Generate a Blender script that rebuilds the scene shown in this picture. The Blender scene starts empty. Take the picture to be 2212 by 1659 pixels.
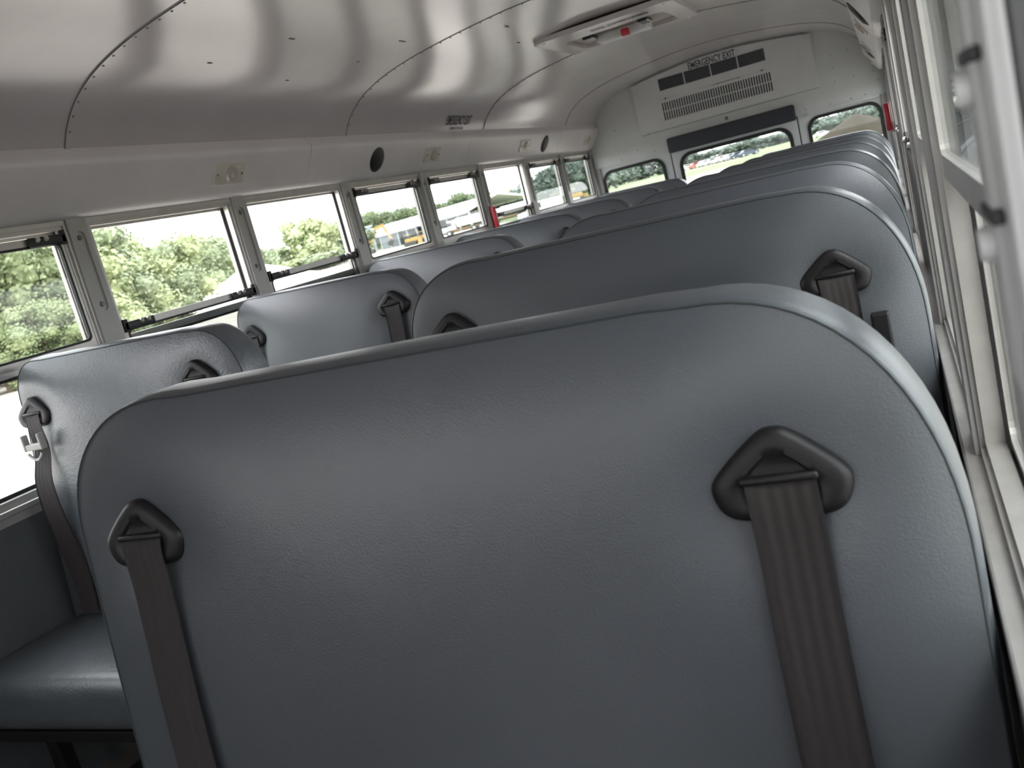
import bpy, bmesh, math, random
from mathutils import Vector, Matrix, noise
from mathutils.geometry import tessellate_polygon
random.seed(7)
C = bpy.context.scene.collection
sc = bpy.context.scene
R = math.radians

# ------------------------------------------------------------------ camera, sky, exposure
FPX, YAW, PIT, ROL = 1978.8, 0.4307, -0.1838, -0.2536
CAM = Vector((1.1009, 0.0, 1.2057))
def make_camera():
    cy, sy, cp, sp = math.cos(YAW), math.sin(YAW), math.cos(PIT), math.sin(PIT)
    fwd = Vector((-sy * cp, cy * cp, sp)); right = Vector((cy, sy, 0)); up = right.cross(fwd)
    cr, sr = math.cos(ROL), math.sin(ROL)
    r2 = right * cr + up * sr; u2 = right * -sr + up * cr
    cd = bpy.data.cameras.new('camera'); co = bpy.data.objects.new('camera', cd); C.objects.link(co)
    m = Matrix((r2, u2, -fwd)).transposed().to_4x4(); m.translation = CAM
    co.matrix_world = m
    cd.sensor_fit = 'HORIZONTAL'; cd.sensor_width = 36; cd.lens = FPX / 2212 * 36
    cd.clip_start = 0.01; cd.clip_end = 3000
    cd.dof.use_dof = True; cd.dof.focus_distance = 1.7; cd.dof.aperture_fstop = 10.0
    sc.camera = co
make_camera()
SKY = 6.6
w = bpy.data.worlds.new('sky'); sc.world = w; w.use_nodes = True
nt = w.node_tree; bg = nt.nodes['Background']
tc = nt.nodes.new('ShaderNodeTexCoord'); sx = nt.nodes.new('ShaderNodeSeparateXYZ'); rp = nt.nodes.new('ShaderNodeValToRGB')
ns = nt.nodes.new('ShaderNodeTexNoise'); ns.inputs['Scale'].default_value = 2.2; ns.inputs['Detail'].default_value = 4
mx = nt.nodes.new('ShaderNodeMixRGB'); mx.blend_type = 'MULTIPLY'; mx.inputs[0].default_value = 0.10
nt.links.new(tc.outputs['Generated'], sx.inputs[0]); nt.links.new(sx.outputs['Z'], rp.inputs[0])
rp.color_ramp.elements[0].position = 0.0; rp.color_ramp.elements[0].color = (0.975, 0.985, 1.0, 1)
rp.color_ramp.elements[1].position = 1.0; rp.color_ramp.elements[1].color = (0.90, 0.94, 1, 1)
nt.links.new(tc.outputs['Generated'], ns.inputs['Vector']); nt.links.new(rp.outputs[0], mx.inputs[1]); nt.links.new(ns.outputs['Color'], mx.inputs[2])
nt.links.new(mx.outputs[0], bg.inputs['Color']); bg.inputs['Strength'].default_value = SKY
sd = bpy.data.lights.new('sun', 'SUN'); sd.energy = 4.0; sd.angle = R(25); sd.color = (1, 0.96, 0.9)
so = bpy.data.objects.new('sun', sd); C.objects.link(so); so.rotation_euler = (R(30), R(28), 0)
sc.view_settings.view_transform = 'Standard'; sc.view_settings.look = 'None'
sc.view_settings.gamma = 1; sc.view_settings.use_curve_mapping = False
sc.view_settings.exposure = 0.0

# ------------------------------------------------------------------ materials
def mat(name, col, rough=0.5, metal=0.0, var=0.0, vscale=6.0, bump=0.0, bscale=200.0, coat=0.0, dirt=None, spec=0.5):
    m = bpy.data.materials.new(name); m.use_nodes = True; t = m.node_tree; b = t.nodes['Principled BSDF']
    b.inputs['Base Color'].default_value = (*col, 1); b.inputs['Roughness'].default_value = rough
    b.inputs['Metallic'].default_value = metal; b.inputs['Specular IOR Level'].default_value = spec
    if coat: b.inputs['Coat Weight'].default_value = coat; b.inputs['Coat Roughness'].default_value = 0.12
    tcn = t.nodes.new('ShaderNodeTexCoord')
    if var or dirt:
        n = t.nodes.new('ShaderNodeTexNoise'); n.inputs['Scale'].default_value = vscale; n.inputs['Detail'].default_value = 5
        n.inputs['Roughness'].default_value = 0.6
        t.links.new(tcn.outputs['Object'], n.inputs['Vector'])
        r = t.nodes.new('ShaderNodeValToRGB'); r.color_ramp.elements[0].position = 0.3; r.color_ramp.elements[1].position = 0.72
        c2 = dirt if dirt else tuple(c * (1 - var) for c in col); c1 = tuple(min(1, c * (1 + var)) for c in col)
        r.color_ramp.elements[0].color = (*c2, 1); r.color_ramp.elements[1].color = (*c1, 1)
        t.links.new(n.outputs['Fac'], r.inputs[0]); t.links.new(r.outputs[0], b.inputs['Base Color'])
    if bump:
        n2 = t.nodes.new('ShaderNodeTexNoise'); n2.inputs['Scale'].default_value = bscale; n2.inputs['Detail'].default_value = 3
        t.links.new(tcn.outputs['Object'], n2.inputs['Vector'])
        bp = t.nodes.new('ShaderNodeBump'); bp.inputs['Strength'].default_value = bump; bp.inputs['Distance'].default_value = 0.002
        t.links.new(n2.outputs['Fac'], bp.inputs['Height']); t.links.new(bp.outputs[0], b.inputs['Normal'])
    return m
M = {}
M['vinyl'] = mat('blue_grey_vinyl', (0.083, 0.093, 0.107), 0.38, var=0.07, vscale=5, bump=0.16, bscale=420, spec=1.0)
M['vinyl_worn'] = mat('scuffed_blue_grey_vinyl', (0.101, 0.115, 0.131), 0.36, var=0.14, vscale=30, bump=0.35, bscale=160, spec=1.0)
M['thread'] = mat('dark_thread', (0.05, 0.06, 0.062), 0.8)
M['ceil'] = mat('ceiling_paint', (0.49, 0.455, 0.46), 0.20, var=0.05, vscale=3, spec=1.0)
M['header'] = mat('header_paint', (0.62, 0.59, 0.59), 0.38, var=0.05, vscale=4)
M['rear'] = mat('rear_wall_paint', (0.60, 0.61, 0.61), 0.38, var=0.04, vscale=7)
M['pillar'] = mat('pillar_paint', (0.42, 0.41, 0.40), 0.38, var=0.06, vscale=9)
M['alu'] = mat('dusty_aluminium', (0.50, 0.48, 0.46), 0.36, metal=0.55, var=0.10, vscale=18)
M['alu_bright'] = mat('bare_aluminium', (0.62, 0.61, 0.60), 0.26, metal=0.8, var=0.06, vscale=20)
M['sidewall'] = mat('sidewall_grey', (0.10, 0.11, 0.115), 0.5, var=0.10, vscale=8, bump=0.2, bscale=90)
M['floor'] = mat('rubber_floor', (0.16, 0.14, 0.12), 0.6, var=0.25, vscale=5, bump=0.3, bscale=60)
M['rubber'] = mat('black_rubber', (0.012, 0.013, 0.014), 0.55, bump=0.1)
M['plastic'] = mat('black_plastic', (0.011, 0.010, 0.012), 0.45, var=0.1, vscale=40, bump=0.15, bscale=600)
M['navy'] = mat('dark_padding', (0.030, 0.033, 0.045), 0.45, bump=0.2, bscale=300)
M['smoked'] = mat('smoked_lens', (0.022, 0.026, 0.034), 0.18, spec=0.6)
M['steel'] = mat('zinc_steel', (0.45, 0.45, 0.45), 0.3, metal=0.9)
M['pale_plastic'] = mat('yellowed_lens', (0.56, 0.52, 0.47), 0.3, var=0.12, vscale=20)
M['pale_plastic2'] = mat('yellowed_lens_centre', (0.46, 0.42, 0.37), 0.3)
M['white_clip'] = mat('pale_grey_plastic', (0.52, 0.52, 0.50), 0.4)
M['red'] = mat('red_plastic', (0.52, 0.03, 0.045), 0.35, var=0.1, vscale=30)
M['ink'] = mat('dark_lettering', (0.05, 0.04, 0.05), 0.6)
M['ink_pale'] = mat('faded_lettering', (0.22, 0.22, 0.20), 0.6)
M['seam'] = mat('dark_seam', (0.14, 0.13, 0.12), 0.7)  # dark grey of panel joints and scuffs
M['rivet'] = mat('rivet_grey', (0.24, 0.22, 0.20), 0.5, metal=0.4)
M['white'] = mat('white_paint', (0.75, 0.76, 0.76), 0.4)
M['dusty_pink'] = mat('dusty_recess', (0.40, 0.34, 0.32), 0.55, var=0.08, vscale=30)

def webbing():
    m = mat('brown_grey_webbing', (0.040, 0.032, 0.033), 0.6); t = m.node_tree; b = t.nodes['Principled BSDF']
    uv = t.nodes.new('ShaderNodeTexCoord'); wv = t.nodes.new('ShaderNodeTexWave'); wv.bands_direction = 'X'; wv.inputs['Scale'].default_value = 1.6
    wv.inputs['Distortion'].default_value = 0.4
    w2 = t.nodes.new('ShaderNodeTexWave'); w2.bands_direction = 'Y'; w2.inputs['Scale'].default_value = 60
    t.links.new(uv.outputs['UV'], wv.inputs['Vector']); t.links.new(uv.outputs['UV'], w2.inputs['Vector'])
    a = t.nodes.new('ShaderNodeMath'); a.operation = 'MULTIPLY_ADD'; a.inputs[1].default_value = 0.15
    t.links.new(w2.outputs['Fac'], a.inputs[0]); t.links.new(wv.outputs['Fac'], a.inputs[2])
    bp = t.nodes.new('ShaderNodeBump'); bp.inputs['Strength'].default_value = 0.5; bp.inputs['Distance'].default_value = 0.0015
    t.links.new(a.outputs[0], bp.inputs['Height']); t.links.new(bp.outputs[0], b.inputs['Normal'])
    b.inputs['Sheen Weight'].default_value = 0.1
    return m
M['webbing'] = webbing()

def glass(name, tint, fres=1.0):
    m = bpy.data.materials.new(name); m.use_nodes = True; t = m.node_tree; t.nodes.clear()
    o = t.nodes.new('ShaderNodeOutputMaterial'); mixn = t.nodes.new('ShaderNodeMixShader'); f = t.nodes.new('ShaderNodeFresnel')
    ge = t.nodes.new('ShaderNodeNewGeometry'); io = t.nodes.new('ShaderNodeMath'); io.operation = 'MULTIPLY_ADD'
    io.inputs[1].default_value = 1 / 1.28 - 1.28; io.inputs[2].default_value = 1.28     # both faces of the thin pane reflect alike
    t.links.new(ge.outputs['Backfacing'], io.inputs[0]); t.links.new(io.outputs[0], f.inputs['IOR'])
    tr = t.nodes.new('ShaderNodeBsdfTransparent'); tr.inputs[0].default_value = (*tint, 1)
    gl = t.nodes.new('ShaderNodeBsdfGlossy'); gl.inputs['Roughness'].default_value = 0.02; gl.inputs[0].default_value = (0.7, 0.72, 0.72, 1)
    t.links.new(f.outputs[0], mixn.inputs[0]); t.links.new(tr.outputs[0], mixn.inputs[1]); t.links.new(gl.outputs[0], mixn.inputs[2])
    t.links.new(mixn.outputs[0], o.inputs['Surface'])
    return m
M['glass'] = glass('tinted_glass', (0.745, 0.762, 0.755))
M['glass_light'] = glass('clear_glass', (0.86, 0.865, 0.862))

# ------------------------------------------------------------------ helpers
def mesh(name, verts, faces, m, parent=None, smooth=False, loc=None):
    off = Vector((0, 0, 0))
    if parent is not None and loc is None: off = wloc(parent)
    me = bpy.data.meshes.new(name); me.from_pydata([tuple(Vector(v) - off) for v in verts], [], faces); me.update()
    if smooth: me.polygons.foreach_set('use_smooth', [True] * len(me.polygons))
    me.materials.append(m)
    o = bpy.data.objects.new(name, me); C.objects.link(o)
    if parent is not None: o.parent = parent
    if loc is not None: o.location = loc
    return o
def wloc(o):
    v = Vector(o.location)
    while o.parent is not None: o = o.parent; v += Vector(o.location)
    return v
def empty(name, loc=(0, 0, 0)):
    o = bpy.data.objects.new(name, None); C.objects.link(o); o.location = loc; o.empty_display_size = 0.1
    return o
def tag(o, label=None, cat=None, group=None, kind=None):
    if label: o['label'] = label
    if cat: o['category'] = cat
    if group: o['group'] = group
    if kind: o['kind'] = kind
    return o
class G:
    """geometry collector"""
    def __init__(s): s.v = []; s.f = []
    def add(s, v, f):
        n = len(s.v); s.v += [tuple(q) for q in v]; s.f += [tuple(i + n for i in q) for q in f]; return s
    def box(s, x0, x1, y0, y1, z0, z1, bev=0.0):
        if bev <= 0:
            v = [(x, y, z) for x in (x0, x1) for y in (y0, y1) for z in (z0, z1)]
            return s.add(v, [(0, 1, 3, 2), (4, 6, 7, 5), (0, 4, 5, 1), (2, 3, 7, 6), (0, 2, 6, 4), (1, 5, 7, 3)])
        bm = bmesh.new(); bmesh.ops.create_cube(bm, size=1)
        for q in bm.verts: q.co = Vector(((x0 + x1) / 2 + q.co.x * (x1 - x0), (y0 + y1) / 2 + q.co.y * (y1 - y0), (z0 + z1) / 2 + q.co.z * (z1 - z0)))
        bmesh.ops.bevel(bm, geom=bm.edges[:], offset=bev, segments=3 if bev > 0.01 else 2, profile=0.5, affect='EDGES')
        return s.bm(bm)
    def bm(s, bm):
        bm.verts.index_update(); s.add([q.co[:] for q in bm.verts], [[q.index for q in f.verts] for f in bm.faces]); bm.free(); return s
    def cyl(s, p0, p1, r0, r1=None, n=12, cap=True):
        r1 = r0 if r1 is None else r1; p0 = Vector(p0); p1 = Vector(p1); d = (p1 - p0).normalized()
        a = d.orthogonal().normalized(); b = d.cross(a); v = []
        for p, r in ((p0, r0), (p1, r1)):
            for i in range(n):
                t = 2 * math.pi * i / n; v.append(p + a * (r * math.cos(t)) + b * (r * math.sin(t)))
        f = [(i, (i + 1) % n, n + (i + 1) % n, n + i) for i in range(n)]
        if cap: f += [tuple(range(n))[::-1], tuple(range(n, 2 * n))]
        return s.add(v, f)
    def tube(s, pts, r, n=6, closed=False):
        pts = [Vector(p) for p in pts]; N = len(pts); v = []
        for i, p in enumerate(pts):
            q0 = pts[(i - 1) % N] if closed or i > 0 else p; q1 = pts[(i + 1) % N] if closed or i < N - 1 else p
            d = (q1 - q0).normalized(); a = d.cross(Vector((0, 1, 0.01))).normalized(); b = d.cross(a)
            v += [p + a * (r * math.cos(2 * math.pi * k / n)) + b * (r * math.sin(2 * math.pi * k / n)) for k in range(n)]
        f = []
        for i in range(N if closed else N - 1):
            j = (i + 1) % N
            f += [(i * n + k, i * n + (k + 1) % n, j * n + (k + 1) % n, j * n + k) for k in range(n)]
        return s.add(v, f)
    def plate(s, outer, holes, fn, c0, c1):
        if len(holes) == 1 and len(holes[0]) == len(outer):
            n = len(outer); v = [fn(a, b, c) for c in (c0, c1) for L in (outer, holes[0]) for a, b in L]; f = []
            for i in range(n):
                j = (i + 1) % n
                f += [(i, j, n + j, n + i), (2 * n + i, 3 * n + i, 3 * n + j, 2 * n + j), (i, 2 * n + i, 2 * n + j, j), (n + i, n + j, 3 * n + j, 3 * n + i)]
            return s.add(v, f)
        loops = [outer] + holes
        tris = tessellate_polygon([[Vector((a, b, 0)) for a, b in L] for L in loops])
        flat = [p for L in loops for p in L]; n = len(flat)
        v = [fn(a, b, c0) for a, b in flat] + [fn(a, b, c1) for a, b in flat]
        f = [tuple(t) for t in tris] + [tuple(i + n for i in t[::-1]) for t in tris]
        k = 0
        for L in loops:
            m_ = len(L); f += [(k + i, k + (i + 1) % m_, n + k + (i + 1) % m_, n + k + i) for i in range(m_)]; k += m_
        return s.add(v, f)
    def out(s, name, m, parent=None, smooth=False):
        me = mesh(name, s.v, s.f, m, parent, smooth)
        bm = bmesh.new(); bm.from_mesh(me.data); bmesh.ops.recalc_face_normals(bm, faces=bm.faces[:]); bm.to_mesh(me.data); bm.free()
        if smooth:
            me.data.polygons.foreach_set('use_smooth', [True] * len(me.data.polygons))
            try: me.data.set_sharp_from_angle(angle=R(38))
            except Exception: pass
        return me
def rrect(x0, x1, z0, z1, r, n=8):
    p = []
    for cx, cz, a0 in ((x1 - r, z1 - r, 0), (x0 + r, z1 - r, 90), (x0 + r, z0 + r, 180), (x1 - r, z0 + r, 270)):
        for i in range(n + 1):
            a = R(a0 + 90 * i / n); p.append((cx + r * math.cos(a), cz + r * math.sin(a)))
    return p
def rect(x0, x1, z0, z1, n=0): return rrect(x0, x1, z0, z1, .0005, n) if n else [(x1, z1), (x0, z1), (x0, z0), (x1, z0)]
XZ = lambda a, b, c: (a, c, b)
def copy_tree(o, parent=None):
    c = o.copy(); C.objects.link(c)
    if parent is not None: c.parent = parent
    for ch in [q for q in bpy.data.objects if q.parent == o]: copy_tree(ch, c)
    return c
def lettering(name, txt, x0, x1, z0, z1, fn, m, parent, depth=0.0008):
    cu = bpy.data.curves.new(name, 'FONT'); cu.body = txt; cu.extrude = 0.0; cu.offset = 0.018; cu.resolution_u = 2
    t = bpy.data.objects.new(name, cu); C.objects.link(t)
    bpy.context.view_layer.update()
    me = bpy.data.meshes.new_from_object(t.evaluated_get(bpy.context.evaluated_depsgraph_get()))
    C.objects.unlink(t); bpy.data.objects.remove(t)
    xs = [v.co.x for v in me.vertices]; ys = [v.co.y for v in me.vertices]
    a0, a1, b0, b1 = min(xs), max(xs), min(ys), max(ys)
    vs = [fn(x0 + (v.co.x - a0) / (a1 - a0) * (x1 - x0), z0 + (v.co.y - b0) / (b1 - b0) * (z1 - z0)) for v in me.vertices]
    return mesh(name, vs, [tuple(p.vertices) for p in me.polygons], m, parent)

# ------------------------------------------------------------------ bus shell
XW = 1.142          # window plane half width
P = 0.775; YA = 2.12; YR = 7.575; Y0 = YA - 5 * P   # front end of the shell that is built
SILL, MID, TOP = 0.775, 1.124, 1.50
prof_half = [(0.0, 1.968), (0.2, 1.962), (0.45, 1.938), (0.65, 1.910), (0.79, 1.878), (0.89, 1.842), (0.965, 1.798), (1.02, 1.745), (1.055, 1.690)]
def smooth_prof():
    pts = [(-x, z) for x, z in prof_half[::-1]] + prof_half[1:]
    out = []
    for i in range(len(pts) - 1):
        p0 = pts[max(i - 1, 0)]; p1 = pts[i]; p2 = pts[i + 1]; p3 = pts[min(i + 2, len(pts) - 1)]
        for k in range(5):
            t = k / 5
            out.append(tuple(0.5 * ((2 * p1[j]) + (-p0[j] + p2[j]) * t + (2 * p0[j] - 5 * p1[j] + 4 * p2[j] - p3[j]) * t * t + (-p0[j] + 3 * p1[j] - 3 * p2[j] + p3[j]) * t ** 3) for j in (0, 1)))
    return out + [pts[-1]]
PROF = smooth_prof()
def prof_off(d):
    n = len(PROF); o = []
    for i, (x, z) in enumerate(PROF):
        a = PROF[max(i - 1, 0)]; b = PROF[min(i + 1, n - 1)]; tx, tz = b[0] - a[0], b[1] - a[1]; l = math.hypot(tx, tz)
        o.append((x - tz / l * d, z + tx / l * d))
    return o
SEAMS = [Y0] + [2.09 - 1.56, 2.09, 3.645, 5.205, 6.775]
ceiling = tag(empty('ceiling', (0, (Y0 + YR) / 2, 1.9)), kind='structure')
ends = SEAMS + [YR + 0.03]
for i in range(len(ends) - 1):
    g = G(); ya = ends[i] + (0.0015 if i else 0); yb = ends[i + 1] - 0.0015
    d0 = 0.0 if i % 2 == 0 else 0.0015
    a = prof_off(d0); b = prof_off(0.02); n = len(a)
    v = [(x, ya, z) for x, z in a] + [(x, yb, z) for x, z in a] + [(x, ya, z) for x, z in b] + [(x, yb, z) for x, z in b]
    f = []
    for k in range(n - 1):
        f += [(k, k + 1, n + k + 1, n + k), (2 * n + k, 3 * n + k, 3 * n + k + 1, 2 * n + k + 1), (k, 2 * n + k, 2 * n + k + 1, k + 1), (n + k, n + k + 1, 3 * n + k + 1, 3 * n + k)]
    g.add(v, f); g.out('ceiling_panel', M['ceil'], ceiling, True)
# overlap strips with rivets along each roof seam
for si, y in enumerate(SEAMS[1:]):
    g = G(); a = prof_off(-0.0022); b = prof_off(0.002); n = len(a)
    v = []
    for yy in (y - 0.001, y + 0.019): v += [(x, yy, z) for x, z in a]
    v += [(x, y - 0.001, z) for x, z in b]
    f = [(k, k + 1, n + k + 1, n + k) for k in range(n - 1)] + [(k, 2 * n + k, 2 * n + k + 1, k + 1) for k in range(n - 1)]
    g.add(v, f); strip = g.out('seam_strip', M['ceil'], ceiling, True)
    g = G(); L = 0; pr = prof_off(-0.0022); nxt = 0.05
    for k in range(len(pr) - 1):
        seg = math.hypot(pr[k + 1][0] - pr[k][0], pr[k + 1][1] - pr[k][1])
        while nxt <= L + seg:
            t = (nxt - L) / seg; x = pr[k][0] + (pr[k + 1][0] - pr[k][0]) * t; z = pr[k][1] + (pr[k + 1][1] - pr[k][1]) * t
            nx, nz = (pr[k + 1][1] - pr[k][1]) / seg, -(pr[k + 1][0] - pr[k][0]) / seg
            g.cyl((x, y + 0.010, z), (x + nx * 0.002, y + 0.010, z + nz * 0.002), 0.0042, 0.003, 8); nxt += 0.048
        L += seg
    tag(g.out('rivet', M['rivet'], strip), kind='stuff')
    g = G(); g.tube([(x, y - 0.0015, z) for x, z in prof_off(-0.0012)], 0.0014, 5); g.out('seam_line', M['seam'], ceiling)
# scuff marks on the roof sheets
g = G()
for x, y, l in ((-0.62, 2.72, .03), (-0.55, 3.35, .05), (-0.72, 3.3, .02), (-0.3, 3.9, .04), (-0.78, 2.5, .02), (-0.4, 4.3, .03), (-0.85, 3.0, .015)):
    k = min(range(len(PROF)), key=lambda i: abs(PROF[i][0] - x)); z = prof_off(-0.0009)[k][1]; xx = prof_off(-0.0009)[k][0]
    g.box(xx - .002, xx + .002, y, y + l, z - .0012, z + .002)
tag(g.out('scuff_mark', M['seam'], ceiling), kind='stuff')

floor = tag(G().box(-XW - .05, XW + .05, Y0, YR, -0.03, 0).out('floor', M['floor']), kind='structure')
# ribbed aisle strips
for k in range(10):
    x = -0.30 + k * 0.042
    G().box(x, x + .03, Y0 + .1, YR - .3, 0, 0.004).out('aisle_rib', M['rubber'], floor)

# side walls -------------------------------------------------------
HSEAM = [Y0, 1.77, 3.32, 4.95, 6.60, YR - 0.02]
def header_run(s, name):
    h = tag(empty(name, (s * 1.1, (Y0 + YR) / 2, 1.6)), kind='structure')
    pr = [(1.058, 1.700), (1.052, 1.685), (1.034, 1.662), (1.032, 1.650), (1.037, 1.635), (1.106, 1.522), (1.114, 1.512), (1.128, 1.503), (1.165, 1.498), (1.19, 1.52), (1.19, 1.72), (1.10, 1.72)]
    for i in range(len(HSEAM) - 1):
        g = G(); g.plate([(s * x, z) for x, z in pr], [], XZ, HSEAM[i] + 0.0012, HSEAM[i + 1] - 0.0012)
        g.out('header_panel', M['header'], h, True)
        if i:
            jp = [(x + .0025, z) for x, z in pr[1:8]] + [(1.16, 1.52), (1.16, 1.68)]
            G().plate([(s * x, z) for x, z in jp], [], XZ, HSEAM[i] - .0012, HSEAM[i] + .0012).out('panel_joint', M['seam'], h)
    return h
trim_l = header_run(-1, 'trim_1'); trim_r = header_run(1, 'trim_2')

def wall_side(s, name):
    wl = tag(empty(name, (s * XW, (Y0 + YR) / 2, 0.5)), kind='structure')
    X = lambda a, b: sorted((s * a, s * b))
    G().box(*X(XW, XW + .05), Y0, YR, 0, SILL - 0.012).out('sidewall_panel', M['sidewall'], wl)
    g = G().box(*X(XW - .018, XW + .05), Y0, YR, SILL - .016, SILL, .003); g.box(*X(XW - .006, XW + .01), Y0, YR, SILL - .040, SILL - .018)
    g.out('sill_trim', M['alu'], wl)
    G().box(*X(XW + .004, XW + .05), Y0, YR, TOP - .012, TOP + .03).out('head_rail', M['alu'], wl)
    n0 = -5
    for n in range(n0, 8):
        yc = YA + n * P + (0 if s < 0 else -0.11)
        if n == 7: yc = YR - 0.035
        if n == n0: yc = Y0 + .04
        hw = 0.036
        g = G(); g.plate([(yc - hw, TOP + .02), (yc + hw, TOP + .02), (yc + hw + .008, SILL), (yc - hw - .008, SILL)],
                         [rrect(yc - .017, yc + .017, 1.215, 1.462, .0168, 6)], lambda a, b, c: (c, a, b), s * (XW - .004), s * (XW + .003))
        g.box(*X(XW + .003, XW + .052), yc - hw, yc + hw, SILL, TOP + .02)
        pl = g.out('pillar', M['pillar'], wl, False)
        for z in (1.236, 1.443):
            q = G().cyl((s * (XW + .003), yc, z), (s * (XW - .002), yc, z), .0085, .007, 12); q.cyl((s * (XW - .002), yc, z), (s * (XW - .0026), yc, z), .0032, .0032, 6)
            q.out('screw', M['rivet'], pl, True)
    return wl
wall_l = wall_side(-1, 'wall_left'); wall_r = wall_side(1, 'wall_right')

# latch with two spring knobs
def latch(s, y, z, d, parent, big=1.0):
    """d = +1: body runs towards +y from the jamb at y"""
    g = G(); xs = sorted((s * (XW + .006), s * (XW - .003)))
    ys = sorted((y, y + d * .135)); g.box(*xs, *ys, z - .014, z + .014, .004)
    ys = sorted((y, y + d * .02)); g.box(*xs, *ys, z - .018, z + .024, .003)
    l = g.out('latch', M['plastic'], parent, True)
    for t in (.075, .105):
        q = G().cyl((s * (XW - .002), y + d * t * big, z + .006), (s * (XW - .009 * big), y + d * t * big, z + .008), .0085 * big, .007 * big, 14)
        q.out('latch_knob', M['alu'], l, True)
wcount = [0]
YS = {-1: 0.0, 1: -0.11}      # pillars of the right wall stand a little further forward
LIGHT_BLOCKED = {(-1, -3), (-1, -2), (1, -3)}  # unseen bays panelled in to keep light off the foreground bench
def side_window(s, n, sash_top):
    """window between pillar n-1 and n; sash_top = z of the top edge of the sliding sash (1.452 = shut)"""
    wcount[0] += 1
    y0 = YA + (n - 1) * P + .036 + YS[s]; y1 = (YA + n * P + YS[s] if n < 7 else YR - .035) - .036
    X = lambda a, b: sorted((s * a, s * b))
    W = tag(empty('window_%d' % wcount[0], (s * (XW + .02), (y0 + y1) / 2, MID)), kind='structure')
    yz = lambda a, b, c: (c, a, b)
    # outer fixed frame with stepped tracks
    g = G().plate(rect(y0, y1, SILL, TOP), [rect(y0 + .022, y1 - .022, SILL + .018, TOP - .026)], yz, s * (XW + .008), s * (XW + .030))
    g.plate(rect(y0 + .001, y1 - .001, SILL, TOP - .001), [rect(y0 + .012, y1 - .012, SILL + .010, TOP - .014)], yz, s * (XW + .002), s * (XW + .008))
    g.plate(rect(y0 + .002, y1 - .002, SILL, TOP - .002), [rect(y0 + .034, y1 - .034, SILL + .022, TOP - .034)], yz, s * (XW + .036), s * (XW + .050))
    fr = g.out('window_frame', M['alu'], W)
    g = G()
    for yy in (y0 + .0225, y1 - .0245): g.box(*X(XW + .029, XW + .037), yy, yy + .002, SILL + .02, TOP - .03)
    if not (s > 0 and n <= 0): g.out('track_gasket', M['rubber'], fr)
    if (s, n) in LIGHT_BLOCKED:
        G().box(*X(XW + .012, XW + .03), y0 + .01, y1 - .01, SILL + .01, TOP - .01).out('infill_panel', M['sidewall'], W); return  # added panel that blocks light from an unseen bay
    if (s, n) == (1, -2):      # lower half panelled in, upper half open
        G().box(*X(XW - .002, XW + .02), y0 - .002, y1 + .002, SILL + .01, 1.119, .002).out('infill_panel', M['sidewall'], W)
        rl = G().box(*X(XW - .007, XW + .03), y0, y1, 1.119, 1.135, .003).out('middle_rail', M['alu_bright'], W)
        G().box(*X(XW - .004, XW + .003), .322, .329, 1.135, TOP - .02, .001).out('track_gasket', M['rubber'], W)
        G().cyl((XW - .003, .215, 1.100), (XW - .022, .215, 1.100), .0135, .0125, 24).cyl((XW - .022, .215, 1.100), (XW - .026, .215, 1.100), .0125, .008, 24).out('latch_knob', M['vinyl'], rl, True)
        return
    # fixed mid rail and lower pane
    g = G().box(*X(XW + .030, XW + .046), y0 + .02, y1 - .02, MID - .024, MID, .002); g.out('middle_rail', M['alu'], W)
    G().plate(rect(y0 + .03, y1 - .03, SILL + .018, MID - .022, 4), [rrect(y0 + .037, y1 - .037, SILL + .028, MID - .032, .02, 4)], yz, s * (XW + .034), s * (XW + .042)).out('pane_gasket', M['alu' if s > 0 and n <= 0 else 'rubber'], W)
    if s > 0 and n <= -2: G().box(*X(XW + .030, XW + .041), y0 + .035, y1 - .035, SILL + .025, MID - .028).out('infill_panel', M['sidewall'], W)
    else: G().box(*X(XW + .037, XW + .041), y0 + .035, y1 - .035, SILL + .025, MID - .028).out('pane', M['glass' if s > 0 and n <= 0 else 'glass_light'], W)
    # sliding sash
    H = 0.345; zt = sash_top; zb = zt - H
    g = G().plate(rect(y0 + .016, y1 - .016, zb, zt, 4), [rrect(y0 + .036, y1 - .036, zb + .024, zt - .024, .016, 4)], yz, s * (XW + .010), s * (XW + .026))
    S = g.out('sash', M['alu'], W)
    G().plate(rrect(y0 + .033, y1 - .033, zb + .021, zt - .021, .018, 4), [rrect(y0 + .040, y1 - .040, zb + .028, zt - .028, .016, 4)], yz, s * (XW + .009), s * (XW + .020)).out('sash_gasket', M['alu' if s > 0 and n <= 0 else 'rubber'], S)
    G().box(*X(XW + .014, XW + .018), y0 + .035, y1 - .035, zb + .022, zt - .022).out('sash_pane', M['glass'], S)
    latch(s, y0 + .015, zt - .013, 1, S); latch(s, y1 - .015, zt - .013, -1, S, 2.0 if s > 0 and n == -2 else 1.0)
SHUT = 1.462
left_state = {-3: SHUT, -2: SHUT, -1: 1.2, 0: SHUT, 1: 1.163, 2: 1.195, 3: SHUT, 4: SHUT, 5: 1.20, 6: SHUT, 7: SHUT}
right_state = {-3: SHUT, -2: 1.136, -1: SHUT, 0: SHUT, 1: 1.13, 2: SHUT, 3: 1.13, 4: SHUT, 5: SHUT, 6: SHUT, 7: SHUT}
for n, z in left_state.items(): side_window(-1, n, z)
for n, z in right_state.items(): side_window(1, n, z)

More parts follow.
